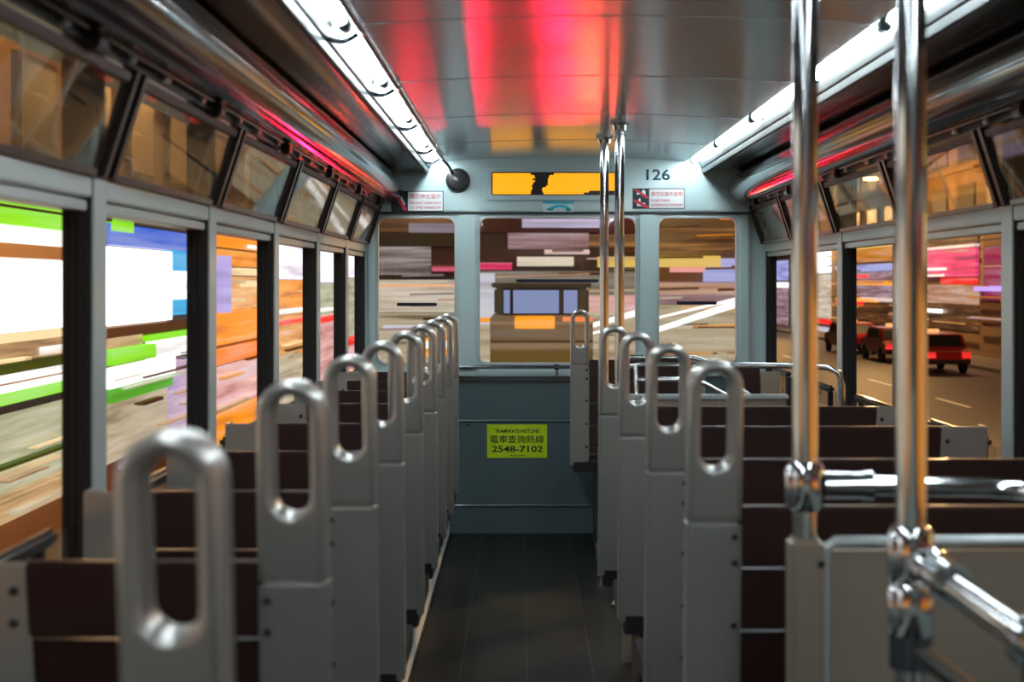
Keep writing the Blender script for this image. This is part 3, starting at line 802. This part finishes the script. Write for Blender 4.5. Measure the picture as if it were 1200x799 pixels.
CROSS_C = [
    ('fascia_panel', 's_brown', 3.83, 7.96, 2.13, 3.42, 0.3),
    ('light_strip', 'e_orange', 6.29, 6.91, 3.21, 3.31, 0.6),
    ('fascia_panel', 'e_gold', 3.83, 6.26, 1.72, 2.07, 0.9),
    ('sign_board', 'e_bluew', 5.78, 7.96, 1.26, 1.99, 0.6),
    ('light_strip', 'e_pink', 4.72, 5.78, 1.56, 1.77, 0.7),
    ('shop_window', 's_mauve', 3.83, 7.96, 0.56, 1.24, 0.1),
    ('fascia_panel', 's_peach', 3.83, 7.96, 0.86, 1.21, 0.2),
    ('shop_window', 's_beige', 3.83, 7.96, -1.3, 0.53, 0.1),
]
FAR_A = [
    ('fascia_panel', 'brown', 55.57, 61.17, 2.74, 3.65, 0.3),
    ('sign_board', 'e_magd', 58.39, 60.95, 0.48, 2.74, 0.5),
    ('light_strip', 'e_purple', 58.29, 61.97, 0.87, 1.09, 0.9),
    ('fascia_panel', 'brown', 55.57, 61.74, -0.48, 0.5, 0.3),
    ('shop_window', 's_brown', 55.57, 61.74, -0.48, 0.46, 0.2),
]
FAR_B = [
    ('fascia_panel', 's_brown', 61.51, 70.04, 2.96, 3.87, 0.3),
    ('light_strip', 'e_pinkwhite', 61.97, 70.04, 2.81, 2.93, 0.8),
    ('sign_board', 'e_magenta2', 62.09, 69.75, 1.51, 2.77, 0.5),
    ('light_strip', 'e_white2', 66.28, 70.04, 1.81, 1.93, 0.9),
    ('light_strip', 'e_white2', 66.68, 70.04, 1.52, 1.64, 0.9),
    ('light_strip', 'e_red2', 62.2, 66.95, 1.16, 1.43, 0.8),
    ('shop_window', 's_peach', 61.51, 70.04, 0.25, 1.12, 0.2),
    ('light_strip', 'e_white3', 67.22, 70.04, -0.21, -0.04, 0.8),
    ('shop_window', 's_brown', 61.51, 70.04, -0.93, 0.21, 0.15),
]
FAR_C = [
    ('fascia_panel', 'e_amberd', 75.43, 89.38, 2.41, 3.64, 0.4),
    ('light_strip', 'e_gold', 75.43, 88.67, 3.19, 3.53, 0.8),
    ('sign_board', 'e_bluew', 75.43, 89.38, 1.87, 2.27, 0.7),
    ('shop_window', 's_mauve', 75.43, 89.38, 0.4, 1.82, 0.15),
    ('light_strip', 'e_red2', 81.72, 85.93, 1.49, 1.69, 0.8),
    ('light_strip', 'e_amber', 75.43, 84.62, 1.09, 1.33, 0.8),
    ('light_strip', 'e_pinkwhite', 75.43, 82.94, 0.19, 0.38, 0.8),
    ('light_strip', 'e_amber', 79.38, 89.14, 0.13, 0.33, 0.85),
    ('light_strip', 'e_red2', 82.94, 89.14, -0.11, 0.1, 0.8),
    ('shop_window', 's_brown', 75.43, 89.38, -2.15, -0.04, 0.15),
    ('light_strip', 'e_red2', 80.53, 84.62, -1.74, -1.54, 0.7),
]
FAR_D = [
    ('sign_board', 'e_white3', 91.59, 99.82, 1.87, 3.93, 0.5),
    ('shop_window', 's_cream', 91.59, 99.82, -1.11, 1.81, 0.2),
    ('light_strip', 'e_red2', 91.59, 99.82, -1.46, -1.17, 0.6),
    ('sign_board', 'e_white1', 91.59, 99.82, -4.09, -1.69, 0.6),
]
FAR_E = [
    ('sign_board', 'e_bluew', 106.18, 114.18, 1.43, 2.89, 0.5),
    ('light_strip', 'e_white3', 106.18, 114.18, 0.84, 1.24, 0.7),
    ('shop_window', 's_mauve', 106.18, 114.18, -3.32, 0.77, 0.2),
    ('light_strip', 'e_red2', 106.18, 114.18, -4.44, -4.05, 0.6),
]
# ================================================================== THE STREET OUTSIDE
ZR = -2.10
r = struct('road')
MB().box(-4.5, 40, -20, 130, ZR - .2, ZR).build('road_surface', 'asphalt', r)
for x in (3.2, 6.4, 12.0):
    for y in range(-10, 120, 8):
        MB().box(x - .06, x + .06, y, y + 3.0, ZR, ZR + .006).build('lane_marking', 'sign_white', r)
for x in (-1.0, .1, 1.6, 2.7):
    MB().box(x - .035, x + .035, -20, 44, ZR, ZR + .012).build('tram_rail', 'steel', r)
p = struct('pavement')
MB().box(-7, -4.5, -20, 44, ZR - .2, ZR + .13).build('paving', 'paving', p)
MB().box(-4.62, -4.5, -20, 44, ZR + .131, ZR + .14).build('kerb_stone', 'kerb_paint', p)
MB().box(17.6, 22, 40, 125, ZR - .2, ZR + .13).build('paving', 'paving', p)
MB().box(-6, 9, 42.5, 46, ZR - .2, ZR + .13).build('paving', 'paving', p)

def facade(name, label, cat, axis, face, rows, a0, a1, ztop, wall, upper=True, depth=6.0, sgn=1, thin=0, zr=(-1, 2), palette=('s_cream',), streak_bars=()):
    """axis 'Y': the front runs along Y at x = face and looks towards sgn; axis 'X': the front runs along X at y = face."""
    t = thing(name, label, cat, (0, 0, 0), None)
    def bx(n0, n1, d0, d1, z0, z1):
        b = MB()
        if axis == 'Y':
            return b.box(face + sgn * d0, face + sgn * d1, n0, n1, z0, z1)
        return b.box(n0, n1, face - d1, face - d0, z0, z1)
    bx(a0, a1, -depth, -.02, ZR, ztop).build('wall', wall, t)
    for n, m, p0, p1, z0, z1, d in rows:
        p0, p1, d = max(p0, a0), min(p1, a1), d * (.28 if axis == 'Y' else .6)
        bx(p0, p1, -.02, d, z0, z1).build(n, m, t)
    for xa, za, xb, zb, hh in streak_bars:                  # added glowing bars imitating white diagonal light streaks
        MB().prism_y([(xa, za), (xb, zb), (xb, zb + hh), (xa, za + hh * .6)], face - .75, face - .64).build('white_streak_bar', 'e_white3', t)
    rs = random.Random(label)
    for q in range(thin):                             # random thin strips, mostly glowing, added to imitate light streaks
        n0 = rs.uniform(a0 + .1, a1 - .6); n1 = min(a1 - .05, n0 + rs.uniform(.15, .6) * (a1 - a0))
        z0 = rs.uniform(zr[0], zr[1]); hh = rs.uniform(.006, .022) * (zr[1] - zr[0])
        tilt = rs.uniform(.0, .05) * (n1 - n0) if axis == 'X' else 0
        m = rs.choice(palette); d = rs.uniform(.56, .62) if axis == 'X' or face > 0 else rs.uniform(.17, .2)
        b = MB()
        if axis == 'X':
            b.prism_y([(n0, z0), (n1, z0 + tilt), (n1, z0 + tilt + hh), (n0, z0 + hh)], face - d, face - .3)
        else:
            b.box(face + sgn * (d - .12), face + sgn * d, n0, n1, z0, z0 + hh)
        b.build('light_strip', m, t)
    if upper:                                         # upper storeys: framed windows, some lit
        lim = max([q[5] for q in rows] or [2.0]) + .5
        step = 2.4 if axis == 'Y' and abs(face) < 10 else 4.0
        zz = lim
        while zz < ztop - 1.6:
            y = a0 + .5
            while y < a1 - 1.4:
                f = bx(y, y + step * .6, -.02, .06, zz, zz + 1.3).build('upper_window_frame', 'facade_dark', t)
                bx(y + .08, y + step * .6 - .08, .061, .075, zz + .08, zz + 1.22).build('upper_window_pane', 'e_upper' if random.random() < .4 else 'black', f)
                y += step
            bx(a0, a1, -.02, .25, zz - .42, zz - .30).build('string_course', wall, t)
            zz += 2.3
    return t
facade('shop_building', 'shop building with glaring white window and green fascia beside the first big window', 'building', 'Y', -6, SHOP_A, 11.5, 18.72, 9, 'facade_brown', True, 6.0, 1, 14, (-1.5, .5), ('s_pale', 's_tan', 'e_cream', 's_beige', 'd_green', 's_tan'))
facade('shop_building', 'shop building with huge white lightbox and blue sign band', 'building', 'Y', -6, SHOP_B, 18.72, 26.3, 9, 'facade_brown', True, 6.0, 1, 14, (-1.6, .1), ('s_pale', 's_tan', 's_violet', 's_beige', 'navy', 'brown'))
facade('shop_building', 'orange lit shop building with cream light strips', 'building', 'Y', -6, SHOP_C, 26.3, 34.2, 9, 'facade_grey', True, 6.0, 1, 14, (-1.8, 2.1), ('s_amber', 's_orange', 's_pink', 'brown', 's_tan', 'e_cream'))
facade('shop_building', 'shop building with lavender lightbox over amber window and thin red strip', 'building', 'Y', -6, SHOP_D, 34.2, 41.2, 9, 'facade_grey', True, 6.0, 1, 14, (-1.6, 1.2), ('s_amber', 's_beige', 's_pink', 'brown', 'e_cream'))
facade('shop_building', 'narrow shop building with lavender lightbox over pink window', 'building', 'Y', -6, SHOP_E, 41.2, 48.0, 9, 'facade_grey', False)
facade('shop_building', 'slim shop building with dim lightbox, last in the row', 'building', 'Y', -6, SHOP_F, 48.0, 55.0, 9, 'facade_dark', False)
facade('corner_building', 'dark building with cream shop windows seen through the narrow end window', 'building', 'X', 45, CROSS_A, -4.7, -1.42, 8, 'facade_dark', False, 8, 1, 20, (-1.3, 2.2), ('s_cream', 's_mauve', 's_brown', 's_peach', 's_olive', 's_peach', 's_beige', 's_grey', 's_brown', 'maroon'))
facade('corner_building', 'maroon building with lavender light strips ahead of the tram', 'building', 'X', 45, CROSS_B, -1.42, 3.82, 8, 'facade_dark', False, 8, 1, 20, (-1.3, 2.2), ('s_cream', 's_mauve', 's_brown', 's_peach', 's_olive', 's_peach', 's_beige', 's_grey', 's_brown', 'maroon'), ((1.9, -.26, 3.78, .24, .2), (1.7, -.5, 3.0, -.2, .08)))
facade('corner_building', 'brown building with gold bulb band and blue screen ahead of the tram', 'building', 'X', 45, CROSS_C, 3.82, 7.9, 8, 'facade_brown', False, 8, 1, 24, (-1.3, 3.2), ('s_brown', 's_brown', 's_brown', 's_peach', 's_amber', 'brown', 's_beige', 's_mauve', 'e_amberd'), ((3.86, -.45, 7.0, .55, .24), (3.9, .02, 6.9, .72, .09)))
facade('avenue_building', 'dark building with magenta sign and violet strip across the avenue', 'building', 'Y', 20, FAR_A, 42, 62.0, 12, 'facade_brown', True, 8, -1, 16, (-1, 3), ('s_brown', 's_brown', 's_peach', 's_mauve', 'e_amberd', 's_amber'))
facade('avenue_building', 'building with pink lit sign and red strip across the avenue', 'building', 'Y', 20, FAR_B, 62.0, 75.0, 12, 'facade_brown', True, 8, -1, 16, (-1, 3), ('s_brown', 's_brown', 's_peach', 's_mauve', 'e_amberd', 's_amber'))
facade('avenue_building', 'building with stacked amber, blue and red strips across the avenue', 'building', 'Y', 20, FAR_C, 75.0, 90.5, 12, 'facade_brown', True, 8, -1, 16, (-1, 3), ('s_brown', 's_brown', 's_peach', 's_mauve', 'e_amberd', 's_amber'))
facade('avenue_building', 'building with white billboards across the avenue', 'building', 'Y', 20, FAR_D, 90.5, 102.0, 12, 'facade_grey', True, 8, -1)
facade('avenue_building', 'far grey building with blue white sign at the end of the avenue', 'building', 'Y', 20, FAR_E, 102.0, 115.0, 12, 'facade_grey', True, 8, -1)

# the street going on beside and behind the tram
BACK1 = [('sign_board', 'e_white3', -1.5, 5.0, 1.9, 2.7, .4), ('shop_window', 's_cream', -1.6, 5.4, -1.4, 1.6, .1), ('sign_board', 'e_violet', 5.6, 10.8, 1.7, 2.5, .4), ('shop_window', 's_pale', 5.7, 10.9, -1.4, 1.4, .1)]
BACK2 = [('sign_board', 'e_orange', -13, -8, 1.8, 2.7, .4), ('shop_window', 's_amber', -13, -3, -1.4, 1.5, .1)]
BACK3 = [('sign_board', 'e_gold', 2, 12, 1.4, 2.6, .4), ('shop_window', 's_amber', 1, 26, -1.4, 1.0, .1), ('sign_board', 'e_purple', 14, 22, 1.5, 2.5, .4)]
BACK4 = [('sign_board', 'e_magenta2', -14, -7, 1.6, 2.8, .4), ('shop_window', 's_orange', -15, -1, -1.4, 1.2, .1)]
facade('shop_building', 'cream lit shop building level with the camera', 'building', 'Y', -6, BACK1, -2.2, 11.5, 9, 'facade_grey')
facade('shop_building', 'amber lit shop building behind the camera', 'building', 'Y', -6, BACK2, -15, -2.2, 9, 'facade_grey')
facade('avenue_building', 'amber lit building across the road level with the camera', 'building', 'Y', 12.5, BACK3, 0, 28, 10, 'facade_brown', True, 6, -1)
facade('avenue_building', 'orange lit building across the road behind the camera', 'building', 'Y', 12.5, BACK4, -18, -.1, 10, 'facade_brown', True, 6, -1)

# the tram in front
t = thing('double_deck_tram', 'pale double-deck tram ahead with bluish windows and glowing amber blind', 'tram', (.40, 27.0, ZR))
def bb(x0, x1, y0, y1, z0, z1, n, m, bev=0, par=None):
    return MB().box(x0 - .40, x1 - .40, y0, y1, z0 - ZR, z1 - ZR).build(n, m, par or t, bev)
bb(-.58, 1.38, 0, 8, -1.75, .62, 'lower_body', 'tram_cream', .06)
bb(-.50, 1.30, .02, 7.98, .62, 1.14, 'upper_body', 'tram_paint', .05)
bb(-.58, 1.38, -.05, 8.05, 1.14, 1.23, 'roof', 'tram_paint', .04)
for x0, x1 in ((-.32, -.20), (-.14, .73), (.82, 1.08)):
    f = bb(x0 - .02, x1 + .02, -.005, .03, .63, 1.11, 'window_frame', 'black_rubber')
    bb(x0, x1, -.009, -.005, .65, 1.09, 'window_pane', 'window_blue', 0, f)
bb(-.11, .65, -.03, .02, .36, .60, 'destination_blind', 'e_amber', .01)
bb(.80, 1.37, -.03, .02, .50, .58, 'marker_lamp', 'e_orange2', .01)
for za, zb, m in ((.44, .50, 'tram_white'), (.20, .34, 'tram_pale'), (-.02, .08, 'tram_white'), (-.30, -.06, 'tram_olive'), (-.80, -.45, 'tram_pale')):
    bb(-.57, 1.37, -.012, .0, za, zb, 'paint_band', m, .004)
bb(-.56, 1.36, -.02, .0, .10, .14, 'body_moulding', 'steel', .005)
bb(-.56, 1.36, -.02, .0, -.42, -.38, 'body_moulding', 'steel', .005)
for x in (-.45, 1.05):
    bb(x, x + .2, -.04, .0, -1.3, -1.1, 'tail_lamp', 'e_red2', .02)
for y in (1.2, 5.2):
    for x in (-.8, .8):
        MB().lathe([(.38, -.06), (.38, .06)], (x, y, .38), 'X', 18).build('wheel', 'tyre', t, 0, True)

def car(x, y, rz, paint, label, brake='e_red2'):
    c = thing('taxi', label, 'car', (x, y, ZR)); c.rotation_euler[2] = rz
    prof = [(-2.2, .35), (-2.2, .80), (-1.75, .92), (-1.2, 1.42), (.6, 1.45), (1.25, .98), (2.1, .88), (2.25, .60), (2.2, .35)]
    b = MB(); n = len(prof)
    b.add([(-.82, a, z) for a, z in prof] + [(.82, a, z) for a, z in prof], [tuple(range(n)), tuple(range(2 * n - 1, n - 1, -1))] + [(i, n + i, n + (i + 1) % n, (i + 1) % n) for i in range(n)])
    b.build('body', paint, c, .05)
    for sx in (-1, 1):
        MB().box(sx * .80, sx * .828, -1.1, .55, 1.0, 1.36).build('side_window', 'black', c)
        for yy in (-1.4, 1.4):
            MB().lathe([(.31, -.09), (.31, .09)], (sx * .76, yy, .31), 'X', 18).build('wheel', 'tyre', c, 0, True)
        MB().box(sx * .48, sx * .80, -2.24, -2.18, .58, .80).build('tail_lamp', brake, c)
        MB().box(sx * .50, sx * .78, 2.2, 2.27, .62, .76).build('head_lamp', 'e_amber', c)
    MB().add([(sx * w_, a + o_, z + .6 * o_) for o_ in (-.03, .02) for sx, w_, a, z in ((-1, .72, -1.68, .99), (1, .72, -1.68, .99), (1, .68, -1.27, 1.36), (-1, .68, -1.27, 1.36))],
             [(0, 1, 2, 3), (7, 6, 5, 4), (0, 4, 5, 1), (1, 5, 6, 2), (2, 6, 7, 3), (3, 7, 4, 0)]).build('rear_window', 'black', c)
    MB().box(-.78, .78, -2.27, -2.19, .36, .52).build('bumper', 'black_paint', c, .02)
    MB().box(-.25, .25, -.2, 0, 1.45, 1.58).build('roof_sign', 'e_amber', c, .02)
    return c
car(15.6, 54, 0, 'car_red', 'red taxi with amber roof sign in front of the magenta sign')
car(15.9, 61, 0, 'car_red', 'red taxi queueing behind another under the pink sign')
car(15.8, 68, 0, 'car_red', 'red taxi far along the avenue kerb')

car(.05, 23.4, 0, 'car_red', 'red taxi braking just ahead, below the end windows', 'tail_red')
t = thing('neon_sign', 'red and yellow neon sign on two posts beside the track ahead, below the end windows', 'sign', (.98, 19.0, ZR))
MB().box(-.30, .30, .0, .06, 1.30, 2.22).build('board', 'black_paint', t, .01)
for x in (-.2, .2):
    MB().box(x - .03, x + .03, .01, .05, 0, 1.30).build('post', 'dark_steel', t)
for k, (xa, za, xb, zb, m) in enumerate(((-.22, 2.12, .20, 2.12, 'neon_red'), (0, 2.18, 0, 1.80, 'neon_red'), (-.22, 1.95, .22, 1.97, 'neon_yellow'), (-.20, 1.70, -.02, 1.86, 'neon_red'), (.02, 1.86, .22, 1.68, 'neon_red'),
        (-.20, 1.58, .20, 1.58, 'neon_red'), (-.18, 1.36, -.18, 1.58, 'neon_red'), (.18, 1.36, .18, 1.58, 'neon_red'), (-.2, 1.37, .2, 1.37, 'neon_yellow'), (-.1, 1.47, .12, 1.47, 'neon_red'))):
    MB().tube([(xa, -.02, za), ((xa + xb) / 2, -.03, (za + zb) / 2 + .015), (xb, -.02, zb)], .024, 8).build('neon_tube', m, t, 0, True)

# street lamps (sodium)
def lamp(x, y, reach, power, label):
    t = thing('street_lamp', label, 'lamp', (x, y, ZR))
    MB().tube([(0, 0, 0), (0, 0, 7.6), (reach * .3, 0, 8.0), (reach, 0, 8.1)], .06, 10).build('column', 'dark_steel', t, 0, True)
    MB().box(reach - .3, reach + .3, -.14, .14, 8.02, 8.14).build('lamp_head', 'lamp_head', t, .03)
    l = bpy.data.lights.new('sodium_light', 'POINT'); l.energy = power; l.color = SODIUM; l.shadow_soft_size = .25
    o = bpy.data.objects.new('sodium_light', l); COL.objects.link(o); o.parent = t; o.location = (reach, 0, 7.8)
lamp(-4.7, 14.95, 1.0, 700, 'sodium street lamp on the shop pavement')
lamp(-4.7, 31.5, 1.0, 700, 'sodium street lamp further along the shop pavement')
lamp(10.0, 38, 1.2, 2200, 'sodium street lamp by the open avenue junction')
lamp(17.4, 65, -1.4, 2600, 'sodium street lamp near the magenta sign')
lamp(17.5, 92, -1.4, 2600, 'sodium street lamp near the amber strips')
lamp(6.0, 12, .9, 2600, 'sodium street lamp in the road beside the tram')

# unseen red lamp on a post, added for the red reflection in the ceiling
t = thing('ceiling_reflection_lamp', 'added red lamp on a striped post, unseen, reddening the ceiling reflection', 'added_lamp', (-1.35, 21.5, ZR))
MB().lathe([(.20, 0), (.20, .06), (.07, .10), (.07, .9)], (0, 0, 0), 'Z', 16).build('post', 'sign_white', t, 0, True)
for z in (.25, .5, .75):
    MB().lathe([(.075, -.05), (.075, .05)], (0, 0, z), 'Z', 16).build('band', 'sign_red', t, 0, True)
MB().lathe([(.10, .9), (.17, .95), (.17, 1.55), (.10, 1.66), (.01, 1.70)], (0, 0, 0), 'Z', 16).build('added_lamp_lens', 'tail_red2', t, 0, True)
